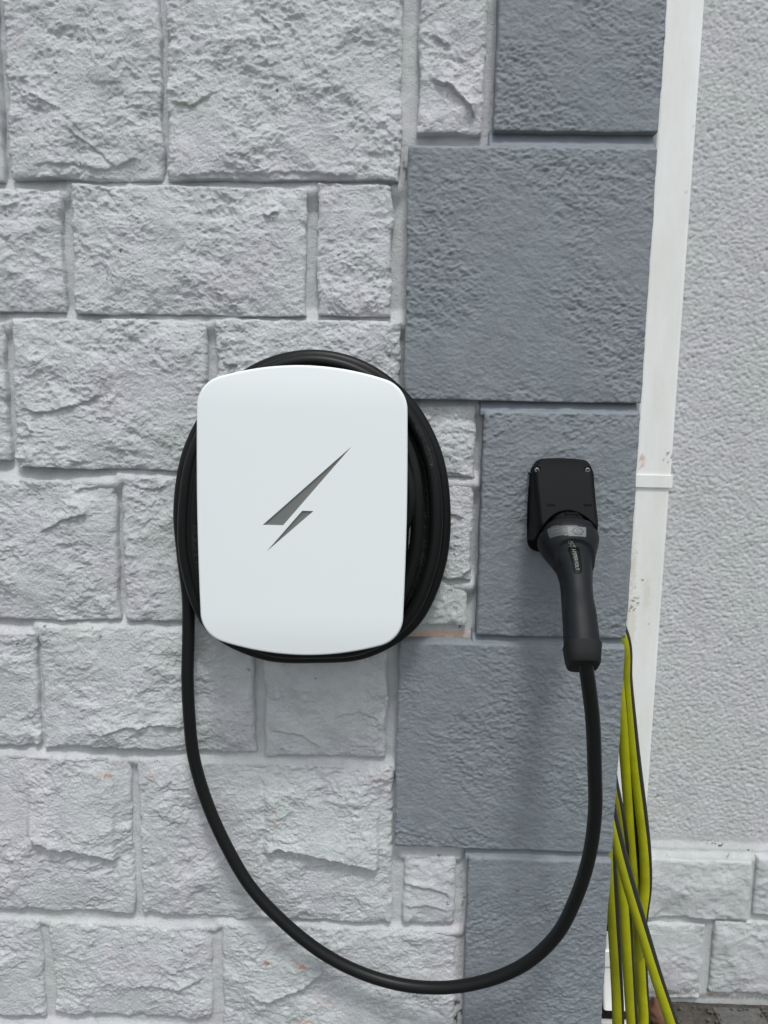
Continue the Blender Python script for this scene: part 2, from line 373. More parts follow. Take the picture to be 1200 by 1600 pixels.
CH = [(167, 1210, 7, 2.5, RUST, .7), (153, 1212, 4, 2, CHIP, .7), (472, 1506, 9, 4, CHIP, .95), (417, 1502, 5, 3, RUST, .8), (460, 1498, 4, 2, CHIP, .6), (478, 1594, 10, 3, CHIP, .8), (432, 1280, 5, 3, CHIP, .45), (428, 1266, 3, 6, CHIP, .4), (590, 1213, 8, 4, CHIP, .35), (560, 1190, 6, 3, CHIP, .3), (236, 1208, 5, 6, CHIP, .45), (291, 1190, 6, 10, CHIP, .2), (508, 1565, 16, 10, CHIP, .16), (430, 1480, 18, 10, CHIP, .14), (296, 163, 14, 5, (.42, .40, .33), .45), (192, 391, 2.5, 2, GRIME_SHADE, .8), (183, 1192, 5, 2, RUST, .4)]
stones = [
 (-230, -230, -9, 280, [], dict(step=.004)),
 # x0, y0, x1, y1, flakes, opts
 (4, -230, 247, 280, [([(50, 262), (110, 258), (160, 268), (215, 250)], .003, .02), ([(10, 130), (90, 170), (140, 215)], .0018, .05), ([(100, 195), (180, 262)], .003, .03)], dict(big=1.25)),
 (258, -230, 628, 281, [([(262, 160), (300, 168), (335, 150)], .0035, .02), ([(400, 20), (440, 55)], .003, .03), ([(270, 276), (360, 274), (460, 272), (560, 279)], .003, .02)], dict(big=1.15)),
 (657, -230, 762, 208, [([(672, 60), (705, 75)], .004, .02), ([(672, 130), (700, 135), (730, 165), (745, 190)], .008, .02)], dict(big=1.5)),
 (-230, 295, 96, 484, [], {}),
 (113, 290, 478, 492, [([(120, 365), (145, 372)], .003, .01), ([(405, 338), (420, 342), (440, 334)], .006, .015)], {}),
 (496, 288, 612, 494, [], dict(big=.7)),
 (-230, 503, 7, 716, [], {}),
 (22, 500, 322, 733, [([(35, 672), (58, 679)], .006, .02), ([(30, 640), (70, 648), (110, 636), (160, 618)], .005, .02), ([(100, 720), (140, 722)], .003, .02)], {}),
 (338, 500, 624, 738, [([(345, 568), (372, 577)], .006, .02)], {}),
 (-230, 748, 181, 965, [([(60, 838), (100, 815), (140, 803)], .005, .02), ([(112, 770), (170, 758)], .004, .015)], {}),
 (193, 748, 468, 972, [([(200, 758), (240, 768), (262, 762)], .003, .01)], {}),
 (482, 750, 612, 972, [], {}),
 (630, 634, 742, 746, [([(640, 745), (700, 742), (735, 748)], .003, .02)], dict(big=.8)),
 (630, 752, 738, 902, [([(690, 908), (720, 902), (738, 886)], .006, .02), ([(690, 800), (725, 812)], .004, .02)], dict(big=1.2)),
 (630, 912, 730, 975, [], dict(big=.7, step=.002)),
 (-230, 985, 57, 1162, [], {}),
 (64, 982, 397, 1172, [([(85, 1166), (170, 1170), (250, 1172), (292, 1165)], .003, .02), ([(160, 1150), (200, 1137), (250, 1133), (290, 1140)], .005, .02)], {}),
 (413, 983, 606, 1183, [([(420, 1140), (470, 1150), (500, 1172)], .004, .02), ([(520, 1120), (560, 1112), (596, 1128)], .003, .02)], dict(rough=1.25)),
 (-230, 1178, 206, 1419, [([(42, 1300), (60, 1313), (90, 1322), (120, 1324), (160, 1336), (186, 1346)], .011, .075)], {}),
 (219, 1193, 613, 1436, [([(410, 1335), (440, 1322), (465, 1325), (500, 1335), (550, 1346), (594, 1358)], .011, .075)], {}),
 (632, 1336, 711, 1443, [([(632, 1383), (670, 1385), (705, 1402)], .004, .01), ([(632, 1420), (665, 1413), (700, 1425)], .003, .01)], dict(big=.7, step=.002)),
 (-230, 1434, 66, 1583, [], {}),
 (82, 1446, 331, 1588, [([(200, 1545), (240, 1540), (275, 1548), (320, 1530)], .004, .015)], {}),
 (349, 1450, 709, 1780, [([(390, 1555), (420, 1562), (470, 1545), (505, 1518)], .006, .02), ([(640, 1450), (700, 1455)], .003, .01), ([(460, 1590), (480, 1584)], .003, .01)], {}),
 (-230, 1600, 330, 1860, [], {}),
]
MY = -.0050-.0080*fill + .0016*fbm(MX*28, MZ*28, 21)+.0011*fbm(MX*150, MZ*150, 22, 3)+.002*gn(MX*6, MZ*6, 4)
fl_ = .0012*gn(MX*50, MZ*50, 31)
for x0_, y0_, x1_, y1_, *_q in stones:
    X0_, Z0_, X1_, Z1_ = rect(x0_, y0_, x1_, y1_, YF); hgt = .017
    t_ = np.clip(1-(MZ-Z1_+.002)/hgt, 0, 1)*sstep((MZ-Z1_+.022)/.018)*sstep((MX-X0_+.014)/.008)*sstep((X1_+.014-MX)/.008)
    amp_ = np.where(Z1_ < 1.2, .0125, .0085)
    MY = np.minimum(MY, np.where(t_ > 0, -.0060-amp_*t_+fl_+.0010*fbm(MX*120, MZ*120, 33, 3), 9)) if np.any(t_ > 0) else MY
mv = np.stack([MX, MY, MZ], -1).reshape(-1, 3)
mm = marks(mv, [(690, 994, 48, 8, SALM, .95), (648, 995, 26, 7, SALM, .95), (718, 1500, 4, 120, DIRT, .45), (714, 1565, 5, 6, GRIME_SHADE, .9), (722, 1580, 4, 5, GRIME_SHADE, .9), (712, 1590, 4, 10, GRIME_SHADE, .95), (724, 1550, 3, 5, GRIME_SHADE, .8), (723, 1410, 3, 9, GRIME_SHADE, .8), (720, 1372, 3, 8, DIRT, .7), (633, 264, 3, 9, GRIME_SHADE, .8), (609, 290, 6, 3, GRIME_SHADE, .8), (621, 255, 3, 4, GRIME_SHADE, .5), (110, 515, 4, 3, GRIME_SHADE, .5), (6, 512, 4, 6, DIRT, .6), (717, 977, 7, 3, GRIME_SHADE, .9)], -.013)  # some near-black marks paint in the shade of gaps beside the corner stones
mk('mortar', mv, gridfaces(len(mz), len(mx)), M_MORTAR, wall, mark=mm)
for k, (x0, y0, x1, y1, fl, op) in enumerate(stones):
    o = stone(rect(x0, y0, x1, y1, YF), seed=k*3+1, flakes=fl, marklst=CH, **op)
# stones outside the frame: left, above and below, coarser
def zof(py): return at(300, py, YF)[2]
def xof(px): return at(px, 800, YF)[0]
leftx = xof(-230)-.012
rows = [(-230, 280), (295, 484), (503, 716), (748, 965), (985, 1162), (1178, 1419), (1434, 1583), (1600, 1860)]
kk = 200
for a, b in rows:
    x = leftx
    while x > XL0+.05:
        w = rnd.uniform(.16, .36); xa = max(XL0, x-w)
        stone((xa, zof(b), x-.012, zof(a)), seed=kk, step=.006); kk += 1; x = xa-.002
z1 = zof(1875); 
while z1 > .02:
    z0 = max(-.03, z1-.17); x = -.02
    while x > XL0+.05:
        w = rnd.uniform(.16, .36); xa = max(XL0, x-w); stone((xa, z0, x-.012, z1-.01), seed=kk, step=.006); kk += 1; x = xa-.002
    z1 = z0-.002
z0 = zof(-240)
while z0 < ZT-.05:
    z1 = min(ZT, z0+.19); x = .08
    while x > XL0+.05:
        w = rnd.uniform(.16, .36); xa = max(XL0, x-w); stone((xa, z0+.01, x-.012, z1), seed=kk, step=.006); kk += 1; x = xa-.002
    z0 = z1+.002

# corner stones (slate blue)
XW, XN = -.0035, .0975
qz = []
for ya, yb, xm in ((-190, 205, 900), (227, 627, 820), (642, 995, 860), (1006, 1328, 790), (1342, 1660, 840)):
    qz.append((at(xm, yb, YQ)[2], at(xm, ya, YQ)[2]))
zlow = qz[-1][0]-.012
qz += [(zlow-.24, zlow), (-.03, zlow-.252)]
ztop = qz[0][1]+.018
qz = [(ztop, ztop+.25)]+qz
for i, (za, zb) in enumerate(qz):
    wide = (i % 2 == 0)
    xl = XW if wide else XN
    st = .0015 if 0 < i < 6 else .006
    o = stone((xl, za, XC, zb), name='corner_stone', mat=M_QUOIN, Yf=YQ, seed=300+i*3, step=st, quoin=True, wob=.35, edge=(.0015, .003, .002), bulge=.001, Yb=.02, ang=[.5, -.45, -.35, .4, -.4, .45, .3, .5, .3][i],
              marklst=[(770, 1475, 1.5, 2, GRIME_SHADE, .8), (809, 1390, 2, 1.5, GRIME_SHADE, .6), (838, 1410, 1.5, 1.5, GRIME_SHADE, .6), (807, 1582, 2, 2, GRIME_SHADE, .7), (835, 1452, 1.5, 1.5, GRIME_SHADE, .5)])
    # return of the corner stone round the side of the pier
    b = stone((0, 0, .1, .1), name='tmp', step=.05) if False else None
    ys = np.concatenate([[YQ+.004], np.linspace(YQ+.008, .18 if wide else .26, 26)]); zz = np.linspace(za+.002, zb-.002, int((zb-za)/.008))
    YY, ZZ = np.meshgrid(ys, zz); XX = XC-.0015+.0015*facet(YY*40, ZZ*60, 400+i, .8, .9)+.0008*gn(YY*90, ZZ*90, i)
    XX[0, :] = XC-.02; XX[-1, :] = XC-.02; XX[:, 0] = XC-.0025; XX[:, -1] = XC-.02
    mk('corner_return', np.stack([XX, YY, ZZ], -1).reshape(-1, 3), gridfaces(len(zz), len(ys)), M_QUOIN, o, mark=np.zeros((XX.size, 4)))
    # painted joint below this stone
    if i < len(qz)-1:
        ja, jb = qz[i+1][1], za
        jx = np.linspace(XN-.006, XC-.0012, 130 if 0 <= i < 6 else 12); jz = np.linspace(ja-.006, jb+.004, 12); JX, JZ = np.meshgrid(jx, jz)
        t = (JZ-ja)/(jb-ja)
        JY = -.0175-.0085*np.clip(1-t, 0, 1)+.0010*fbm(JX*40, JZ*60, 60+i); JY[:, 0] = .004; JY[:, -1] = .01
        mk('painted_joint', np.stack([JX, JY, JZ], -1).reshape(-1, 3), gridfaces(12, len(jx)), M_QMORT, wall, mark=np.zeros((JX.size, 4)))
# side face of the pier behind the corner stones
sy = np.linspace(.0, YR, 60); sz = np.linspace(-.05, ZT, 240); SY, SZ = np.meshgrid(sy, sz); SX = XC-.008+.0012*fbm(SY*60, SZ*60, 70)
mk('side_render', np.stack([SX, SY, SZ], -1).reshape(-1, 3), gridfaces(240, 60), M_QMORT, wall, mark=np.zeros((SX.size, 4)))

# ---------------- recessed rendered wall
rwall = empty('rendered_wall', (1.0, YR, 0), 'pale grey roughcast wall set back on the right, above a painted stone plinth', 'wall')
zl = at(1120, 1326, YR)[2]
rx = lat(XC-.05, 2.2, XC, .90, .0020, .02); rz = lat(zl-.012, ZT, 0, 2.03, .0020, .02); RX, RZ = np.meshgrid(rx, rz)
wxr = RX+.004*gn(RX*60, RZ*60, 80); wzr = RZ+.004*gn(RX*60, RZ*60, 81)
hh = -.0024*facet(RX*165, RZ*178, 84, .9, .9)-.0012*facet(RX*280, RZ*300, 85, .8, .9)+.0008*fbm(RX*260, RZ*260, 82, 2, .7)
hh = hh*(.35+.65*sstep((RZ-zl-.012)/.03))
RY = YR-hh-.006*sstep((zl+.018-RZ)/.018)
rv = np.stack([RX, RY, RZ], -1).reshape(-1, 3)
mr = marks(rv, [(1028, 1243, 3, 5, GRIME_SHADE, .6), (1124, 1319, 6, 3, GRIME_SHADE, .9), (1166, 1326, 4, 2, GRIME_SHADE, .8), (1100, 1313, 14, 1.5, DIRT, .7), (1113, 1317, 8, 1.5, GRIME_SHADE, .6)], YR)
mk('roughcast', rv, gridfaces(len(rz), len(rx)), M_STUCCO, rwall, mark=mr)
bevelbox('wall_core', XC-.05, 2.2, YR+.012, YR+.25, -.06, ZT, M_RAW, rwall, b=0)
# plinth mortar with a sloping smooth ledge on top
px_ = lat(XC-.05, 2.2, XC, 1.0, .004, .02); pz_ = lat(-.03, zl+.002, -.1, zl+1, .004, .02); PX, PZ = np.meshgrid(px_, pz_)
PY = YR-.016+.0015*fbm(PX*30, PZ*30, 90)+.0006*fbm(PX*150, PZ*150, 91)+.010*sstep((PZ-(zl-.016))/.016)
mk('plinth_mortar', np.stack([PX, PY, PZ], -1).reshape(-1, 3), gridfaces(len(pz_), len(px_)), M_MORTAR, rwall,
   mark=marks(np.stack([PX, PY, PZ], -1).reshape(-1, 3), [(1100, 1556, 150, 7, DIRT, .7), (1140, 1340, 3, 2, GRIME_SHADE, .6), (1044, 1338, 3, 3, DIRT, .6)], YR-.016))
YP = YR-.026
def prow(y0, y1, xs, sd):
    for k in range(len(xs)-1):
        X0, Z0, X1, Z1 = rect(xs[k][1], y0, xs[k+1][0], y1, YP)
        stone((X0, Z0, X1, Z1), Yf=YP, seed=sd+k*5, step=.0028, Yb=YR, parent=rwall, big=.9, marklst=[(1040, 1551, 50, 9, DIRT, .8), (1110, 1553, 40, 8, (.2, .19, .16), .8), (1075, 1548, 18, 12, (.28, .26, .23), .5), (1180, 1555, 60, 5, DIRT, .7), (1180, 1463, 2, 2, GRIME_SHADE, .7)])
prow(1346, 1434, [(0, 760), (925, 937), (1173, 1181), (1420, 1432), (1650, 1660)], 500)
prow(1443, 1556, [(0, 800), (850, 862), (1098, 1113), (1330, 1342), (1600, 1610)], 540)

# ---------------- white downpipe
XPR = .4885; XPL = XPR-.0665; YPF = .42
dp = empty('downpipe', ((XPL+XPR)/2, YPF+.033, 0), 'white square plastic downpipe in the corner beside the blue stones, stained near its joint', 'downpipe')
def sqtube(name, x0, x1, y0, y1, z0, z1, r, parent, mat, nz=2, nf=2, mlist=None, cap=False, rake=0):
    prof = []
    for cx, cy, a0 in ((x0+r, y0+r, 180), (x1-r, y0+r, 270), (x1-r, y1-r, 0), (x0+r, y1-r, 90)):
        for k in range(5):
            a = math.radians(a0+k*22.5); prof.append((cx+r*math.cos(a), cy+r*math.sin(a)))
        if a0 == 180:
            for k in range(1, nf): prof.append((x0+r+(x1-x0-2*r)*k/nf, y0))
    prof = np.array(prof); n = len(prof); zs = np.linspace(z0, z1, nz)
    V = np.zeros((nz, n, 3)); V[:, :, 0] = prof[None, :, 0]; V[:, :, 1] = prof[None, :, 1]; V[:, :, 2] = zs[:, None]
    V[:, :, 1] += rake*((z1-zs)**2)[:, None]
    V = V.reshape(-1, 3); Fc = gridfaces(nz, n, True)
    mk_ = marks(V, mlist, y0) if mlist else np.zeros((len(V), 4))
    if cap:
        Fc = Fc.tolist(); Fc += [list(range(n))[::-1], list(range((nz-1)*n, nz*n))]
    o = mk(name, V, Fc, mat, parent, mark=mk_)
    if cap: o.data.set_sharp_from_angle(angle=math.radians(30))
    return o
zc = at(1024, 752, YPF)[2]
PM = [(1003, 716, 4, 7, (.62, .38, .32), .8), (1003, 729, 4, 5, (.6, .40, .34), .7), (1004, 722, 8, 14, (.66, .5, .44), .35),
      (1048, 709, 3, 2, GRIME_SHADE, .8), (1044, 714, 5, 1.6, GRIME_SHADE, .8), (1039, 720, 3, 1.4, GRIME_SHADE, .7), (1043, 712, 1.5, 4, GRIME_SHADE, .7),
      (1006, 908, 2.8, 2, GRIME_SHADE, .9), (991, 938, 1.6, 9, DIRT, .9), (989, 948, 6, 2, DIRT, .9), (984, 952, 2, 4, DIRT, .95), (996, 944, 1.5, 6, DIRT, .8), (988, 940, 2, 3, GRIME_SHADE, .8), (992, 952, 2.5, 1.8, GRIME_SHADE, .9), (998, 936, 1.2, 5, DIRT, .7),
      (990, 890, 5, 60, (.60, .54, .38), .5), (986, 970, 12, 70, (.62, .60, .46), .45), (1010, 930, 8, 40, (.62, .58, .50), .35), (1014, 975, 2, 2, DIRT, .6), (1070, 90, 1, 4, DIRT, .5), (1085, 200, 1, 1.5, DIRT, .5), (1072, 300, 1.4, 1.4, DIRT, .4)]
sqtube('pipe_length', XPL, XPR, YPF, YPF+.065, zc-.006, ZT, .005, dp, M_PIPE, 300, 20, PM)
sqtube('pipe_length', XPL+.001, XPR-.001, YPF+.001, YPF+.064, .115, zc, .005, dp, M_PIPE, 500, 20, PM)
sqtube('joint_collar', XPL-.0025, XPR+.0035, YPF-.003, YPF+.068, zc-.011, zc+.011, .005, dp, M_PIPE, 4, 10, None, True)
zs_ = at(955, 1488, YPF)[2]
sqtube('joint_collar', XPL-.0025, XPR+.0035, YPF-.003, YPF+.068, zs_-.03, zs_+.003, .005, dp, M_PIPE, 4, 10, None, True)
sqtube('pipe_shoe', XPL, XPR, YPF, YPF+.065, .045, zs_-.028, .005, dp, M_PIPE, 20, 4, None, False, -3.2)
bevelbox('pipe_clip', XPL-.012, XPR+.012, YPF+.055, YR-.002, zc-.035, zc-.02, M_PIPE, dp, b=.001, mark=None)
bevelbox('pipe_clip', XPL-.004, XPR+.004, YPF+.05, YR-.002, 1.93, 1.96, M_PIPE, dp, b=.001, mark=None)
# gully the pipe empties into
gu = empty('drain_gully', (.44, .33, 0), 'square white rimmed drain gully with a dark mouth under the downpipe', 'drain')
gx0, gx1, gy0, gy1 = .36, .505, .285, .415
for a in ((gx0, gx1, gy0, gy0+.012), (gx0, gx1, gy1-.012, gy1), (gx0, gx0+.012, gy0+.0122, gy1-.0122), (gx1-.012, gx1, gy0+.0122, gy1-.0122)):
    bevelbox('rim', a[0], a[1], a[2], a[3], -.05, .012, M_WPVC, gu, b=.0015)
bevelbox('sump', gx0+.0125, gx1-.0125, gy0+.0125, gy1-.0125, -.055, -.012, M_DARK, gu, b=0)

# ------------------------------------------------------------------ tubes
def crom(P, n=10):
    P = np.asarray(P, float); P = np.vstack([2*P[0]-P[1], P, 2*P[-1]-P[-2]]); out = []
    for i in range(1, len(P)-2):
        p0, p1, p2, p3 = P[i-1], P[i], P[i+1], P[i+2]
        t0 = 0; t1 = t0+max(1e-6, np.linalg.norm(p1-p0))**.5; t2 = t1+max(1e-6, np.linalg.norm(p2-p1))**.5; t3 = t2+max(1e-6, np.linalg.norm(p3-p2))**.5
        for k in range(n):
            t = t1+(t2-t1)*k/n
            A1 = (t1-t)/(t1-t0)*p0+(t-t0)/(t1-t0)*p1; A2 = (t2-t)/(t2-t1)*p1+(t-t1)/(t2-t1)*p2; A3 = (t3-t)/(t3-t2)*p2+(t-t2)/(t3-t2)*p3
            B1 = (t2-t)/(t2-t0)*A1+(t-t0)/(t2-t0)*A2; B2 = (t3-t)/(t3-t1)*A2+(t-t1)/(t3-t1)*A3
            out.append((t2-t)/(t2-t1)*B1+(t-t1)/(t2-t1)*B2)
    out.append(P[-2]); return np.array(out)
def resample(C, d):
    L = np.concatenate([[0], np.cumsum(np.linalg.norm(np.diff(C, axis=0), axis=1))]); n = max(4, int(L[-1]/d)); s = np.linspace(0, L[-1], n)
    return np.stack([np.interp(s, L, C[:, k]) for k in range(3)], -1), s
class Tube:
    def __init__(s, C, r, sides=18, d=.004, up=(0, -1, 0)):
        s.C, s.S = resample(np.asarray(C), d); s.r = r; n = len(s.C)
        T = np.gradient(s.C, axis=0); T /= np.linalg.norm(T, axis=1)[:, None]; s.T = T
        N = np.zeros_like(T); u = np.array(up, float); u -= T[0]*u.dot(T[0]); N[0] = u/np.linalg.norm(u)
        for i in range(1, n):
            u = N[i-1]-T[i]*N[i-1].dot(T[i]); N[i] = u/np.linalg.norm(u)
        s.N = N; s.B = np.cross(T, N); s.sides = sides
    def mesh(s, twist=None):
        a = np.arange(s.sides)/s.sides*2*np.pi; A = a[None, :]+(0 if twist is None else twist[:, None])
        V = s.C[:, None]+s.r*(np.cos(A)[..., None]*s.N[:, None]+np.sin(A)[..., None]*s.B[:, None])
        return V.reshape(-1, 3), gridfaces(len(s.C), s.sides, True)
    def surf(s, l, phi, off=.0003):
        c = np.array([np.interp(l, s.S, s.C[:, k]) for k in range(3)]); n = np.array([np.interp(l, s.S, s.N[:, k]) for k in range(3)]); b = np.array([np.interp(l, s.S, s.B[:, k]) for k in range(3)])
        return c+(s.r+off)*(math.cos(phi)*n+math.sin(phi)*b)
def textmesh(body, size):
    cu = bpy.data.curves.new('t', 'FONT'); cu.body = body; cu.size = size; cu.resolution_u = 2
    ob = bpy.data.objects.new('t', cu); COL.objects.link(ob); bpy.context.view_layer.update()
    me = bpy.data.meshes.new_from_object(ob.evaluated_get(bpy.context.evaluated_depsgraph_get()))
    V = np.array([v.co[:] for v in me.vertices]); Fc = [list(p_.vertices) for p_ in me.polygons]
    bpy.data.objects.remove(ob); bpy.data.curves.remove(cu); bpy.data.meshes.remove(me)
    V = V[:, :2]; V -= (V.min(0)+V.max(0))/2
    return V, Fc

# ------------------------------------------------------------------ the charger
YFR = -.128                                             # front of the white cover
ch = empty('wall_charger', (-.115, -.03, 1.08), 'white rounded wall charger with a grey lightning bolt cut into its front', 'charger')
pc = at(472, 797, YFR); cx = at(472, 797, YFR)[0]
xa, xb = at(308, 700, YFR)[0], at(635.5, 700, YFR)[0]; cx = (xa+xb)/2; hw = (xb-xa)/2
zt_, zb_ = at(470, 570.5, YFR)[2], at(478, 1024.5, YFR)[2]; cz = (zt_+zb_)/2; hh_ = (zt_-zb_)/2
rr = .036; sag = .0125
def outline(hw, hh, rr, sag, n=26):
    a, b = hw-rr, hh-rr; inner = []
    for k in range(n+1):
        x = -a+2*a*k/n; inner.append((x, b-sag*(x/a)**2*1.0))
    side = b-sag
    for k in range(1, 8): inner.append((a+.0018*math.sin(math.pi*k/8), side-2*side*k/8))
    for k in range(n+1):
        x = a-2*a*k/n; inner.append((x, -b+sag*(x/a)**2))
    for k in range(1, 8): inner.append((-a-.0018*math.sin(math.pi*k/8), -side+2*side*k/8))
    P = np.array(inner); out = []; m = len(P)
    for i in range(m):
        e0 = P[i]-P[i-1]; e1 = P[(i+1) % m]-P[i]
        a0 = math.atan2(e0[0], -e0[1]); a1 = math.atan2(e1[0], -e1[1])      # outward normal of a clockwise polygon
        a0 = math.atan2(e0[0], -e0[1]); d = (a1-a0+math.pi) % (2*math.pi)-math.pi
        k = max(1, int(abs(d)/.08))
        for q in range(k+1): 
            t = a0+d*q/k; out.append(P[i]+rr*np.array([math.cos(t), math.sin(t)]))
            if k == 1 and abs(d) < 1e-4: break
    return np.array(out)
OUT = outline(hw, hh_, rr, sag)
def off(P, d):                                        # inset of the outline
    s = np.array([(hw-d)/hw, (hh_-d)/hh_]); return P*s
def w3(P, Y): return np.stack([P[:, 0]+cx, np.full(len(P), Y), P[:, 1]+cz], -1)
def clean(P):
    o = [P[0]]
    for q in P[1:]:
        if np.linalg.norm(q-o[-1]) > 2e-4: o.append(q)
    return np.array(o)
OUT = clean(OUT)
def pxpoly(pts): 
    q = np.array([at(x, y, YFR) for x, y in pts]); return q[:, [0, 2]]-np.array([cx, cz])
def roundpoly(P, r=.0007, n=3):
    out = []; m = len(P)
    for i in range(m):
        a = P[i-1]-P[i]; b = P[(i+1) % m]-P[i]; la, lb = np.linalg.norm(a), np.linalg.norm(b); a /= la; b /= lb
        for k in range(n+1):
            t = k/n; out.append(P[i]+r*((1-t)**2*a+t**2*b)*1.2)
    return np.array(out)
B1 = roundpoly(pxpoly([(549.5, 697.5), (442.0, 821.2), (410.3, 820.3)])); B2 = roundpoly(pxpoly([(472.2, 798), (489.8, 798.6), (416.8, 861.5)]))
rings = [(0.0035, .0095), (0, .0085), (0, .0022), (.0006, .0009), (.0016, .0002), (.0026, 0)]
V = []; Fc = []; n = len(OUT)
for d, dy in rings: V += w3(off(OUT, d), YFR+dy).tolist()
Fc += gridfaces(len(rings), n, True).tolist()
base = (len(rings)-1)*n; loopO = [base+i for i in range(n)]
polys = [[Vector((V[i][0], V[i][2], 0)) for i in loopO]]; idx = list(loopO)
for Bp in (B1, B2):
    s0 = len(V); V += w3(Bp, YFR).tolist(); s1 = len(V); V += w3(Bp, YFR+.0022).tolist()
    m_ = len(Bp); polys.append([Vector((V[s0+i][0], V[s0+i][2], 0)) for i in range(m_)]); idx += [s0+i for i in range(m_)]
    for i in range(m_): Fc.append([s0+i, s0+(i+1) % m_, s1+(i+1) % m_, s1+i])
for t in tessellate_polygon(polys): Fc.append([idx[i] for i in t])
bmx = bmesh.new(); bv = [bmx.verts.new(v) for v in V]
for f in Fc:
    try: bmx.faces.new([bv[i] for i in f])
    except ValueError: pass
bmesh.ops.recalc_face_normals(bmx, faces=bmx.faces[:]); bmx.verts.index_update()
V2 = [tuple(v.co) for v in bmx.verts]; F2 = [[v.index for v in f.verts] for f in bmx.faces]; bmx.free()
fc = mk('front_cover', V2, F2, M_PANEL, ch, smooth=True)
fc.data.set_sharp_from_angle(angle=math.radians(35))
for Bp in (B1, B2):
    c = Bp.mean(0); Q = w3(Bp+(Bp-c)*.02, YFR+.0016); mk('bolt_window', Q, [list(range(len(Q)))[::-1]], M_INSERT, fc, smooth=False)
def slab(name, P, y0, y1, mat, parent, r=.002):
    n = len(P); V = []; rg_ = [(.0, y1), (0, y0+r), (r*.3, y0+r*.3), (r, y0)]
    hx, hz = np.abs(P).max(0)
    for d, y in rg_: V += w3(P*np.array([(hx-d)/hx, (hz-d)/hz]), y).tolist()
    Fc = gridfaces(4, n, True).tolist()+[[3*n+i for i in range(n)], [i for i in range(n)][::-1]]
    return mk(name, V, Fc, mat, parent)
slab('back_shell', outline(hw-.010, hh_-.012, .03, .018), YFR+.0098, YFR+.022, M_BLACK, ch)
slab('body', outline(hw-.034, hh_-.05, .04, .01), YFR+.0222, -.026, M_BLACK, ch)
slab('gap_shade_plate', outline(hw+.004, hh_-.02, .05, .01), -.0258, -.0150, M_BLACK, ch)  # mounting plate, widened in black to stand for shade behind the coil

# ------------------------------------------------------------------ charging cable: coil, hanging loop, plug
cc = empty('charging_cable', (-.11, -.06, .78), 'black charging cable coiled behind the white cover, its plug parked in the holster', 'cable')
RC = .0081
turns = [  # left, right, top, bottom centre lines in the photograph, depth
    (330, 640, 600, 985, -.095), (312, 652, 588, 1000, -.088), (304, 664, 574, 1014, -.052), (297, 681, 566, 1021, -.072), (281, 694, 556.5, 1028, -.046), (281, 694, 556.5, 1028, -.040)]
pts = []; CXp, CYp = 488., 792.
N = len(turns)-1
for i in range(0, N*16-7):
    th = i/16.; k = int(th); f = th-k; a, b = turns[k], turns[min(k+1, N)]
    L, R, T, Bm, Y = [a[q]*(1-f)+b[q]*f for q in range(5)]
    phi = 2*math.pi*f; c, s_ = math.cos(phi), math.sin(phi)
    n_ = 2.0 if s_ >= 0 else (3.0 if c < 0 else 2.6)
    g_ = (abs(c)**n_+abs(s_)**n_)**(-1/n_); c *= g_; s_ *= g_          # fuller lower quarters: the loops sag
    x = CXp+(R-CXp if c > 0 else CXp-L)*c+6*max(0, -s_)*(1-abs(c)); y = CYp-(CYp-T if s_ > 0 else Bm-CYp)*s_
    Y += .004*math.sin(th*9.3+k)
    pts.append(at(x, y, Y))
tail = [(286, 868, -.040), (293, 930, -.041), (295, 1000, -.043), (293, 1060, -.045), (295, 1120, -.046), (303, 1180, -.047), (322, 1250, -.048), (352, 1320, -.049), (392, 1385, -.050), (440, 1438, -.052), (500, 1487, -.055),
        (560, 1518, -.059), (625, 1538, -.064), (695, 1543, -.072), (765, 1531, -.084), (822, 1505, -.10), (868, 1462, -.118), (900, 1405, -.137), (920, 1340, -.153), (929, 1270, -.167), (930, 1200, -.178), (926, 1125, -.187), (919, 1070, -.193), (914.5, 1030, -.197)]
pts += [at(t[0]+.9*math.sin(i*2.1), t[1], t[2]+.0012*math.sin(i*1.3)) for i, t in enumerate(tail)]
# lead-in from the body
pts = [at(560, 880, -.08), at(610, 850, -.088)]+pts
cab = Tube(crom(pts, 10), RC, 20, .0035)
mk('cable', *cab.mesh(), M_CABLE, cc)
# embossed type print on the sheath, following the coil
def print_on(tube, body, target, size, phi_c, flip=False):
    d = np.linalg.norm(tube.C-np.array(target), axis=1); i = int(np.argmin(d)); l0 = tube.S[i]
    view = CAM-tube.C[i]; view -= tube.T[i]*view.dot(tube.T[i]); pv = math.atan2(view.dot(tube.B[i]), view.dot(tube.N[i]))+phi_c
    T2, Fc = textmesh(body, size); V = []
    for x, y in T2:
        if flip: x, y = -x, -y
        V.append(tube.surf(l0+x, pv+y/tube.r))
    mk('sheath_print', V, Fc, M_CTEXT, cc, smooth=False)
print_on(cab, 'H07BZ5-F  5G6  0,6/1kV', at(297, 880, -.072), .0095, .15)
print_on(cab, 'H07BZ5-F  5G6  0,6/1kV  H07BZ5-F', at(664, 850, -.052), .0095, .1)
print_on(cab, 'H07BZ5-F  5G6', at(655, 700, -.072), .0085, .1)

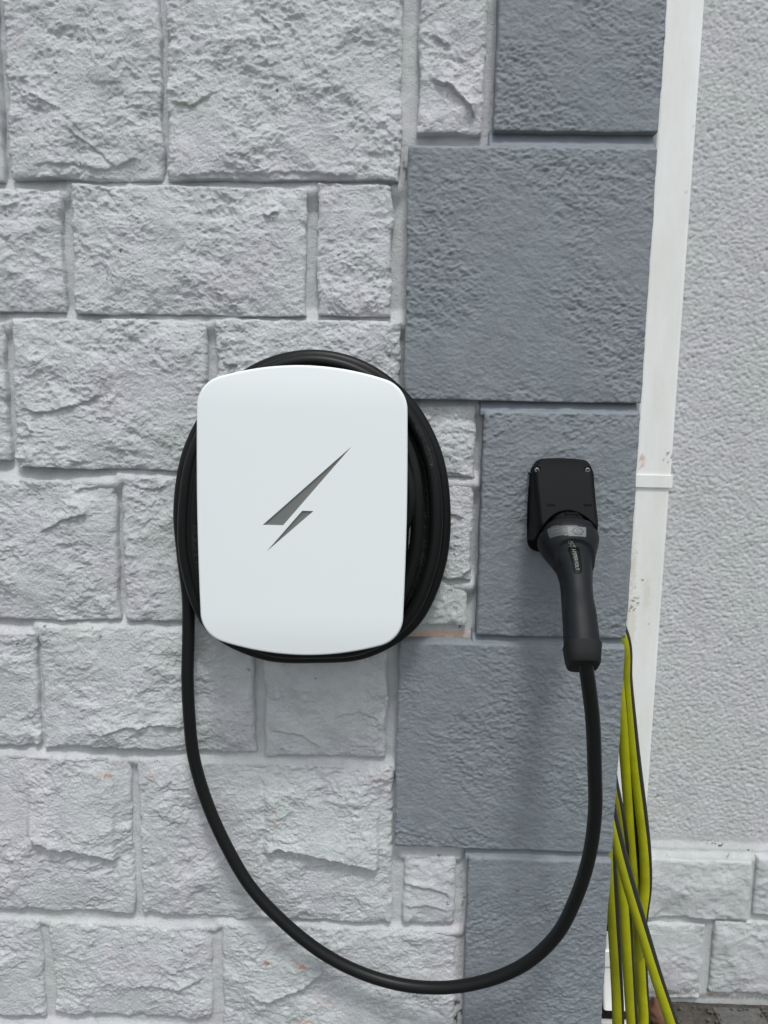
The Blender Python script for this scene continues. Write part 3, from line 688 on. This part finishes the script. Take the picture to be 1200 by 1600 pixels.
# plug
sec = [ # px centre x, px y, depth, px width, thickness factor
    (886.6, 831, -.086, 84, .90), (886.8, 836, -.089, 89, .90), (886.9, 838, -.0905, 91, .90), (886.9, 839, -.0911, 89, .90), (887.0, 840.4, -.0919, 89, .90), (887.1, 841.6, -.0926, 93, .90),
    (887.6, 848, -.096, 94, .91), (888.8, 855, -.101, 90, .92), (890.6, 864, -.107, 82, .93), (894.0, 876, -.114, 70, .94), (898.4, 891, -.124, 57.5, .96), (900.8, 908, -.135, 51.5, 1.0),
    (902.2, 925, -.144, 50.5, 1.02), (903.6, 942, -.153, 51, 1.02), (905, 960, -.162, 52, 1.02), (906.5, 976, -.170, 53, 1.0), (908.6, 1000, -.182, 55, 1.0), (909.3, 1010, -.186, 56, 1.0)]
def secs(lst):
    P = np.array([at(a, b, Y) for a, b, Y, w, t in lst]); dep = ((P-CAM)@FW); Wd = np.array([w for *_, w, t in lst])/FPX*dep/2; T = np.array([t for *_, t in lst]); return P, Wd, Wd*T
P0, W0, H0 = secs(sec)
L0 = np.concatenate([[0], np.cumsum(np.linalg.norm(np.diff(P0, axis=0), axis=1))]); LT = L0[-1]
ax = P0[-1]-P0[0]; ax /= np.linalg.norm(ax)
class Grip:
    def frame(s, l):
        p_ = np.array([np.interp(l, L0, P0[:, k]) for k in range(3)]); w = np.interp(l, L0, W0); h = np.interp(l, L0, H0)
        t = ax; sx = np.array([1., 0, 0]); sx -= t*sx.dot(t); sx /= np.linalg.norm(sx); nn = np.cross(sx, t); nn /= np.linalg.norm(nn)
        if nn[1] > 0: nn = -nn
        return p_, sx, nn, w, h
    def surf(s, l, phi, off=0):      # phi = 0 faces outwards, + to the right
        p_, sx, nn, w, h = s.frame(l)
        c, q = math.cos(phi), math.sin(phi); e = 2/2.35
        x = w*math.copysign(abs(q)**e, q); y = h*math.copysign(abs(c)**e, c)
        la = .028+.024*(1-math.cos(min(abs(phi), 1.5)))/.93
        if abs(phi) < 1.7 and L0[5] < l:
            k_ = 1-.11*float(sstep((l-la)/.0035))*max(0., 1-float(sstep((l-.085)/.03)))*float(sstep((1.7-abs(phi))/.35))
            x *= k_; y *= k_
        d = x*sx+y*nn; r = np.linalg.norm(d)
        return p_+d*(1+off/r)
G = Grip()
ls = np.unique(np.concatenate([np.linspace(0, LT, 150), L0[:6]])); ph = np.linspace(-math.pi, math.pi, 97)[:-1]
V = np.array([[G.surf(l, f) for f in ph] for l in ls]).reshape(-1, 3); Fc = gridfaces(len(ls), 96, True).tolist(); Fc.append(list(range(96))[::-1])
pl = empty('plug', at(900, 900, -.13), None); pl.parent = cc; pl.location = Vector(at(900, 900, -.13))-cc.location
plug = mk('plug_grip', V, Fc, M_GRIP, pl)
# end cap
capl = [(909.3, 1010, -.1862, 57.5, 1.0), (909.8, 1012, -.187, 57.5, 1.0), (910.5, 1028, -.193, 54, 1.0), (911.5, 1038, -.197, 51, 1.0), (911.7, 1041.5, -.198, 47, 1.0), (911.8, 1042.5, -.1985, 20, 1.0)]
Pc, Wc, Hc = secs(capl); V = []; fr = G.frame(LT)
for p_, w, h in zip(Pc, Wc, Hc):
    for f in ph:
        e = 2/3.2; x = w*math.copysign(abs(math.sin(f))**e, math.sin(f)); y = h*math.copysign(abs(math.cos(f))**e, math.cos(f)); V.append(p_+x*fr[1]+y*fr[2])
Fc = gridfaces(len(capl), 96, True).tolist(); Fc.append(list(range(96))[::-1]); Fc.append([(len(capl)-1)*96+i for i in range(96)])
cp = mk('end_cap', V, Fc, M_CAP, pl); cp.data.set_sharp_from_angle(angle=math.radians(40))
# things printed or set into the grip
def lofpx(py):   # arc length at which the centre line passes a pixel row on the front
    best = min(np.linspace(0, LT, 400), key=lambda l: abs(projy(G.surf(l, 0))-py)); return best
def projy(q): d = q-CAM; return 800-FPX*d.dot(UP)/d.dot(FW)
def projx(q): d = q-CAM; return 600+FPX*d.dot(RT)/d.dot(FW)
def find(px, py):
    best = None
    for l in np.linspace(0, LT, 160):
        if abs(projy(G.surf(l, 0))-py) > 22: continue
        for f in np.linspace(-1.2, 1.2, 80):
            q = G.surf(l, f); e = (projx(q)-px)**2+(projy(q)-py)**2
            if best is None or e < best[0]: best = (e, l, f)
    return best[1], best[2]
def onto(P, px, py, off, rot=0.0, sc=1.0):
    l0, f0 = find(px, py); w = G.frame(l0)[3]; V = []
    for x, y in np.asarray(P)*sc:
        xr = x*math.cos(rot)-y*math.sin(rot); yr = x*math.sin(rot)+y*math.cos(rot)
        V.append(G.surf(l0-yr, f0+xr/w, off))
    return V
def patch(name, w, h, px, py, off, mat, parent, n=8, rot=0., shape=None):
    if shape is None:
        xs = np.linspace(-w/2, w/2, n); ys = np.linspace(-h/2, h/2, n); P = [(x, y) for y in ys for x in xs]
        return mk(name, onto(P, px, py, off, rot), gridfaces(n, n).tolist(), mat, parent)
    m_ = len(shape); P = [(0, 0)]+[(x*k_, y*k_) for k_ in (.33, .67, 1) for x, y in shape]
    F_ = [[0, 1+i, 1+(i+1) % m_] for i in range(m_)]
    for k_ in (0, 1): F_ += [[1+k_*m_+i, 1+(k_+1)*m_+i, 1+(k_+1)*m_+(i+1) % m_, 1+k_*m_+(i+1) % m_] for i in range(m_)]
    return mk(name, onto(P, px, py, off, rot), F_, mat, parent)
patch('type_label', .033, .0125, 875, 829, .0002, plain('dull_label_print', (.055, .06, .062), .45, .4), plug, 8)
lab = patch('rating_sticker', .0175, .0125, 903.5, 830, .0004, M_LSTK, plug, 8)
patch('hexagon_mark', 0, 0, 903.5, 830, .0006, M_HEX, plug, rot=0, shape=[(.0062*math.cos(a), .0055*math.sin(a)) for a in [k*math.pi/3 for k in range(6)]])
patch('white_disc', 0, 0, 903.5, 830, .0008, M_LSTK, plug, rot=0, shape=[(.0037*math.cos(a), .0037*math.sin(a)) for a in [k*math.pi/8 for k in range(16)]])
def txt(body, size, px, py, off, rot, mat, name='lettering', sx=1.0):
    T2, Fc = textmesh(body, size); T2 = T2*np.array([sx, 1.0]); mk(name, onto(T2, px, py, off, rot), Fc, mat, plug, smooth=False)
txt('C', .0072, 903.5, 830, .0010, 0, M_HEX)
txt('C', .0058, 883.5, 829, .0006, 0, M_PRINT); txt('E', .0058, 888.8, 829, .0006, 0, M_PRINT, sx=.8)
for k, yy in enumerate((823, 827, 831)): patch('print_line', .010, .0007, 868, yy, .0006, plain('faint_print', (.12, .13, .13), .5, .4), plug, 3)
patch('print_line', .006, .001, 886, 836, .0006, M_PRINT, plug, 3)
txt('UK', .0042, 892.5, 848, .0006, -.05, M_PRINT); txt('CA', .0042, 894.0, 853, .0006, -.05, M_PRINT)
ov = []
hl, hwv = .0170, .0050
for k in range(16): a = math.pi*k/15; ov.append((hwv*math.cos(a), hl-hwv+hwv*math.sin(a)))
for k in range(16): a = math.pi+math.pi*k/15; ov.append((hwv*math.cos(a), -hl+hwv+hwv*math.sin(a)))
ogrid = []
for i_ in range(31):
    y = -hl+2*hl*i_/30; e_ = max(0, abs(y)-(hl-hwv)); w_ = math.sqrt(max(1e-9, hwv**2-e_**2))
    for j_ in range(7): ogrid.append((w_*(j_/3-1), y))
mk('logo_inlay', onto(ogrid, 899.5, 876.5, .0006), gridfaces(31, 7).tolist(), M_OVAL, plug)
txt('HYPERVOLT', .0049, 899.7, 876.5, .0011, -math.pi/2, M_GREEN, sx=.98)

# ------------------------------------------------------------------ holster
ho = empty('plug_holster', (.22, -.03, 1.05), 'black plastic plug holster screwed to the blue corner stone', 'holster')
XH0 = at(826.5, 800, -.036)[0]; XH1 = at(927.5, 740, -.052)[0]; hx = (XH0+XH1)/2; hwid = (XH1-XH0)/2
zt2, zb2 = at(877, 716, -.050)[2], at(840, 864, -.034)[2]
def holx(c, u): return hx+u*hwid*(1-.03*c)
rows_, us = 40, 61
Vh = []; 
uu = np.linspace(-1, 1, 45)
prof = [(-1, 0)]+[(-1, f) for f in (.25, .5, .72)]
for k in range(1, 8): a = math.pi/2*k/8; prof.append((-1+.16*(1-math.cos(a)), 1-.0+(-.28)*(1-math.sin(a))))
prof += [(u, 1) for u in np.linspace(-.84, .84, 31)]
for k in range(7, 0, -1): a = math.pi/2*k/8; prof.append((1-.16*(1-math.cos(a)), 1+(-.28)*(1-math.sin(a))))
prof += [(1, f) for f in (.72, .5, .25)]+[(1, 0)]
prof = np.array(prof)
def ztopf(u): return zt2-.0035*u*u-.016*max(0, (abs(u)-.66)/.34)**2.6
zar = at(890, 797, -.093)[2]; zsd = at(845, 838, -.088)[2]; zbk = at(826.5, 846, -.036)[2]
def zbotf(u, f):
    front = zar-(zar-zsd)*(1-math.sqrt(max(0, 1-min(1, abs(u)/1.0)**2)))**.9 if abs(u) < .999 else zsd
    return front*f+(zbk)*(1-f) if abs(u) > .84 else front
for r_ in range(-3, rows_+1):
    t = max(0, r_)/rows_
    for u, f in prof:
        za_, zb3 = ztopf(u), zbotf(u, f); z = za_+(zb3-za_)*t
        tz = (zt2-z)/(zt2-zar); Yfr = -.050-.043*min(1.25, max(0, tz))**1.25
        Yb_ = -.030
        if r_ == -3: Y = Yb_; z = za_-.0012; fac = 0
        elif r_ == -2: Y = Yb_+(Yfr-Yb_)*f*.80; z = za_-.0004
        elif r_ == -1: Y = Yb_+(Yfr-Yb_)*f*.93; z = za_
        elif r_ == 0: Y = Yb_+(Yfr-Yb_)*f; z = za_-.0009
        else: Y = Yb_+(Yfr-Yb_)*f
        shrink = 1-.045*max(0, t)*(1 if u > 0 else 0)
        Vh.append((hx+u*hwid*shrink, Y, z))
hood = mk('hood', Vh, gridfaces(rows_+4, len(prof)), M_HOLST, ho)
sm = hood.modifiers.new('thickness', 'SOLIDIFY'); sm.thickness = .0028; sm.offset = 1 
# back plate
PLt = outline(hwid, (zt2-zb2)/2-.001, .014, .003); zc2 = (zt2+zb2)/2-.002
nP = len(PLt); Vp = []
for s_, y in ((1, -.022), (1, -.034), (.985, -.0372), (.955, -.0378)): Vp += [(hx+a*s_, y, zc2+b*s_) for a, b in PLt]
mk('back_plate', Vp, gridfaces(4, nP, True).tolist()+[[3*nP+i for i in range(nP)], [i for i in range(nP)][::-1]], M_HOLST, ho)
# dark socket barrel inside
pb = P0[0]; Vb = []; nb = 40
for s_, r_ in ((.004, .0270), (-.010, .0250), (-.022, .016)):
    for k in range(nb):
        a = 2*math.pi*k/nb; Vb.append(pb+ax*s_+r_*(math.cos(a)*fr[1]+math.sin(a)*fr[2]))
for i_, q in enumerate(Vb): q[1] = min(q[1], -.0375) if False else q[1]
mk('socket_barrel', Vb, gridfaces(3, nb, True).tolist()+[list(range(nb)), [2*nb+i for i in range(nb)][::-1]], M_DARK, ho)
q = at(893, 806, -.098); o = bevelbox('latch_tab', q[0]-.008, q[0]+.008, -.100, -.080, q[2]-.004, q[2]+.004, M_HOLST, ho, b=.0015)
# screws in countersunk holes
for sx_, sy_ in ((839.5, 734.5), (918.5, 734.5)):
    q = at(sx_, sy_, -.0565); V = []; n_ = 24
    for k in range(n_): a = 2*math.pi*k/n_; V.append((q[0]+.0052*math.cos(a), -.0566, q[2]+.0052*math.sin(a)))
    for k in range(n_): a = 2*math.pi*k/n_; V.append((q[0]+.0045*math.cos(a), -.0572, q[2]+.0045*math.sin(a)))
    w_ = mk('screw_recess', V, gridfaces(2, n_, True).tolist()+[[n_+i for i in range(n_)][::-1]], M_DARK, ho)
    V = [(q[0]-.0004+.0034*math.cos(a)*s_, -.0572-dy, q[2]-.0003+.0034*math.sin(a)*s_) for s_, dy in ((1, .0), (.8, .0008), (.35, .0010), (.3, .0001)) for a in [2*math.pi*k/n_ for k in range(n_)]]
    mk('screw', V, gridfaces(4, n_, True).tolist()+[[3*n_+i for i in range(n_)][::-1]], M_STEEL, ho)
def frontY(px, py):     # depth of the hood face at a pixel
    lo = -.056
    for _ in range(12):
        q = at(px, py, lo); tz = (zt2-q[2])/(zt2-zar); lo = -.050-.043*min(1.25, max(0, tz))**1.25
    return lo
for sx_ in (861.5, 918.5):
    Yh = frontY(sx_, 790); q = at(sx_, 790, Yh); bevelbox('drain_slot', q[0]-.0046, q[0]+.0046, Yh-.0008, Yh+.003, q[2]-.0022, q[2]+.0022, M_DARK, ho, b=.0006)
    q = at(sx_, 793.5, Yh-.0012); bevelbox('slot_lip', q[0]-.0044, q[0]+.0044, q[1]-.0006, q[1]+.002, q[2]-.0007, q[2]+.0007, M_HOLST, ho, b=.0003)
# faint moulded bolt
for k, pts_ in enumerate(([(882, 740), (873, 750), (876, 750)], [(885, 741), (880, 750), (879, 753)])):
    V = [at(x, y, frontY(x, y)-.0004) for x, y in pts_]; mk('moulded_bolt', V, [[0, 1, 2]], M_HOLST, ho, smooth=False)

# ------------------------------------------------------------------ garden hose hanging round the corner
hs_ = empty('garden_hose', (.36, .15, .5), 'yellow green garden hose with a black stripe hanging in loops beside the pier', 'hose')
XH = XC+.013
def strand(lst): return [at(*t) for t in lst]
A = strand([(966, 1600, .17), (962, 1500, .165), (958, 1430, .16), (953, 1345, .15), (950, 1250, .14)])        # leftmost, upwards
Bs = strand([(958, 1240, .20), (968, 1330, .20), (975, 1400, .195), (981, 1500, .20), (988, 1600, .21)])       # second
Cs = strand([(1006, 1600, .24), (1004, 1540, .235), (1000, 1460, .22), (994, 1380, .20), (987, 1300, .19), (979, 1200, .175), (973, 1120, .16), (966, 1050, .15)])
Ds = strand([(975, 1000, .13), (978, 1060, .15), (984, 1120, .16), (993, 1200, .17), (1002, 1270, .175), (1008, 1330, .18), (1009, 1385, .185), (1004, 1425, .19), (1000, 1460, .20), (998, 1520, .25), (1000, 1590, .28)])
Es = strand([(991, 1570, .27), (986, 1450, .25), (977, 1350, .21), (966, 1270, .15), (950, 1180, .10)])
Fs = strand([(945, 1200, .08), (952, 1260, .085), (966, 1320, .09), (983, 1383, .09), (1003, 1450, .09), (1024, 1520, .09), (1047, 1590, .09)])
def top(a, b, z):
    m_ = (np.array(a)+np.array(b))/2; return [np.array([XH-.004, a[1], z-.03]), np.array([XH, m_[1], z]), np.array([XH-.004, b[1], z-.03])]
def bot(a, b, z):
    m_ = (np.array(a)+np.array(b))/2; return [np.array([a[0]*.7+b[0]*.3, a[1], z+.03]), np.array([m_[0], m_[1]+.0, z]), np.array([b[0]*.7+a[0]*.3, b[1], z+.03])]
path = []
zt4 = .99
path += A; path += top(A[-1], Bs[0], zt4); path += Bs; path += bot(Bs[-1], Cs[0], .10); path += Cs; path += top(Cs[-1], Ds[0], zt4+.02); path += Ds
path += bot(Ds[-1], Es[0], .12); path += Es; path += top(Es[-1], Fs[0], zt4-.02); path += Fs
last = Fs[-1]
path += [np.array([last[0]+.035, last[1]-.01, last[2]-.10]), np.array([last[0]+.075, last[1]-.03, .04]), np.array([last[0]+.15, last[1]-.08, .011]), np.array([last[0]+.32, last[1]-.2, .011]), np.array([last[0]+.5, last[1]-.42, .011])]
# start: small end loop near the gully
st0 = [np.array([.30, .30, .115]), np.array([.335, .27, .10]), np.array([.37, .22, .09]), np.array([.385, .19, .14])]
path = st0+path
ht = Tube(crom(path, 10), .0099, 20, .005)
# the black stripe runs along one side, facing right as seen from the front
hv = []; nn = len(ht.C); side = np.array([.82, -.57, 0.])
tw = np.zeros(nn)
for i in range(nn):
    d = side-ht.T[i]*side.dot(ht.T[i]); tw[i] = math.atan2(d.dot(ht.B[i]), d.dot(ht.N[i]))
tw = np.unwrap(tw); tw = np.convolve(np.pad(tw, 12, 'edge'), np.ones(25)/25, 'valid')+.15*np.sin(np.arange(nn)*.05)
V, Fc = ht.mesh(tw); sidx = np.tile(np.arange(20), nn-1)
mk('hose_line', V, Fc, None, hs_, mats=[M_HOSEY, M_HOSEK], fmat=np.where((sidx <= 1) | (sidx >= 18), 1, 0))
# small coupling dangling between the loops
q = at(958, 1450, .27)
cp_ = Tube([q+np.array([-.03, .0, .004]), q, q+np.array([.03, 0, -.003]), q+np.array([.045, .0, .004])], .0065, 12, .004)
mk('hose_coupling', *cp_.mesh(), M_CAP, hs_)
# hook holding the loops
hk = empty('hose_hook', (XC, .15, 1.0), 'small black hook on the hidden side of the pier holding the garden hose', 'hook')
tb = Tube(crom([(XC-.01, .14, .975), (XC+.02, .14, .968), (XC+.030, .14, .978), (XC+.031, .14, .995)], 6), .003, 10, .003); mk('hook_rod', *tb.mesh(), M_CAP, hk)
bevelbox('hook_plate', XC-.004, XC+.002, .12, .16, .94, 1.01, M_CAP, hk, b=.001)

# ------------------------------------------------------------------ fallen leaf by the wall
def leaf(px, py, Y0, ln, wd, lean, roll, label, arc=2.4):
    """a dry leaf rolled up along its rib, with a torn wavy rim; it stands on its stalk end"""
    q = at(px, py, Y0); n1, n2 = 30, 25; V = []
    for i in range(n1):
        t = i/(n1-1); w = wd*(.35+.65*math.sin(math.pi*min(1, t*1.02))**.7); r = w/arc
        for j in range(n2):
            s_ = (j/(n2-1)-.5); tt = t+(.05*math.sin(s_*23)+.03*math.sin(s_*51+1))*t
            a = s_*arc*2*(.8+.35*math.sin(t*3)); rr_ = r*(1+.09*math.sin(t*17+s_*9)+.06*math.sin(s_*31))
            V.append((rr_*math.sin(a), rr_*(1-math.cos(a)), tt*ln))
    V = np.array(V); R_ = np.array(Matrix.Rotation(roll, 3, 'Z')); L_ = np.array(Matrix.Rotation(lean, 3, 'Y')) @ np.array(Matrix.Rotation(-.35, 3, 'X'))
    V = (L_ @ (R_ @ V.T)).T; V[:, 2] -= V[:, 2].min(); V += np.array([q[0], q[1], .002])
    o = mk('dead_leaf', V, gridfaces(n1, n2), M_LEAF); m_ = o.modifiers.new('t', 'SOLIDIFY'); m_.thickness = .0006
    return tag(o, label, 'leaf')
leaf(1042, 1595, .40, .058, .040, -.25, .5, 'rolled brown dead leaf standing against the foot of the recessed wall beside the hose')
leaf(1048, 1606, .36, .030, .030, .9, 2.2, 'smaller crumpled brown leaf lying just in front of the larger dead leaf')

# grit and leaf crumbs along the foot of the recessed wall
bm = bmesh.new(); rq = random.Random(3)
for k in range(260):
    x = rq.uniform(XC+.02, 1.3); y = YR-.03-abs(rq.gauss(0, .05)); r_ = rq.uniform(.0012, .0042)*(1.6 if rq.random() < .08 else 1)
    res = bmesh.ops.create_icosphere(bm, subdivisions=1, radius=r_)
    for v in res['verts']: v.co = Vector((v.co.x*rq.uniform(.7, 1.5), v.co.y*rq.uniform(.7, 1.3), v.co.z*.6))+Vector((x, y, .002+(.004 if y > YR-.06 else 0)))
V = [tuple(v.co) for v in bm.verts]; bm.verts.index_update(); Fc = [[v.index for v in f.verts] for f in bm.faces]; bm.free()
gr = mk('grit', V, Fc, stone_floor('pale_grit', (.05, .045, .036), (.15, .135, .115)), smooth=False); tag(gr, 'loose grit and crumbs strewn along the foot of the recessed wall', 'grit', kind='stuff')
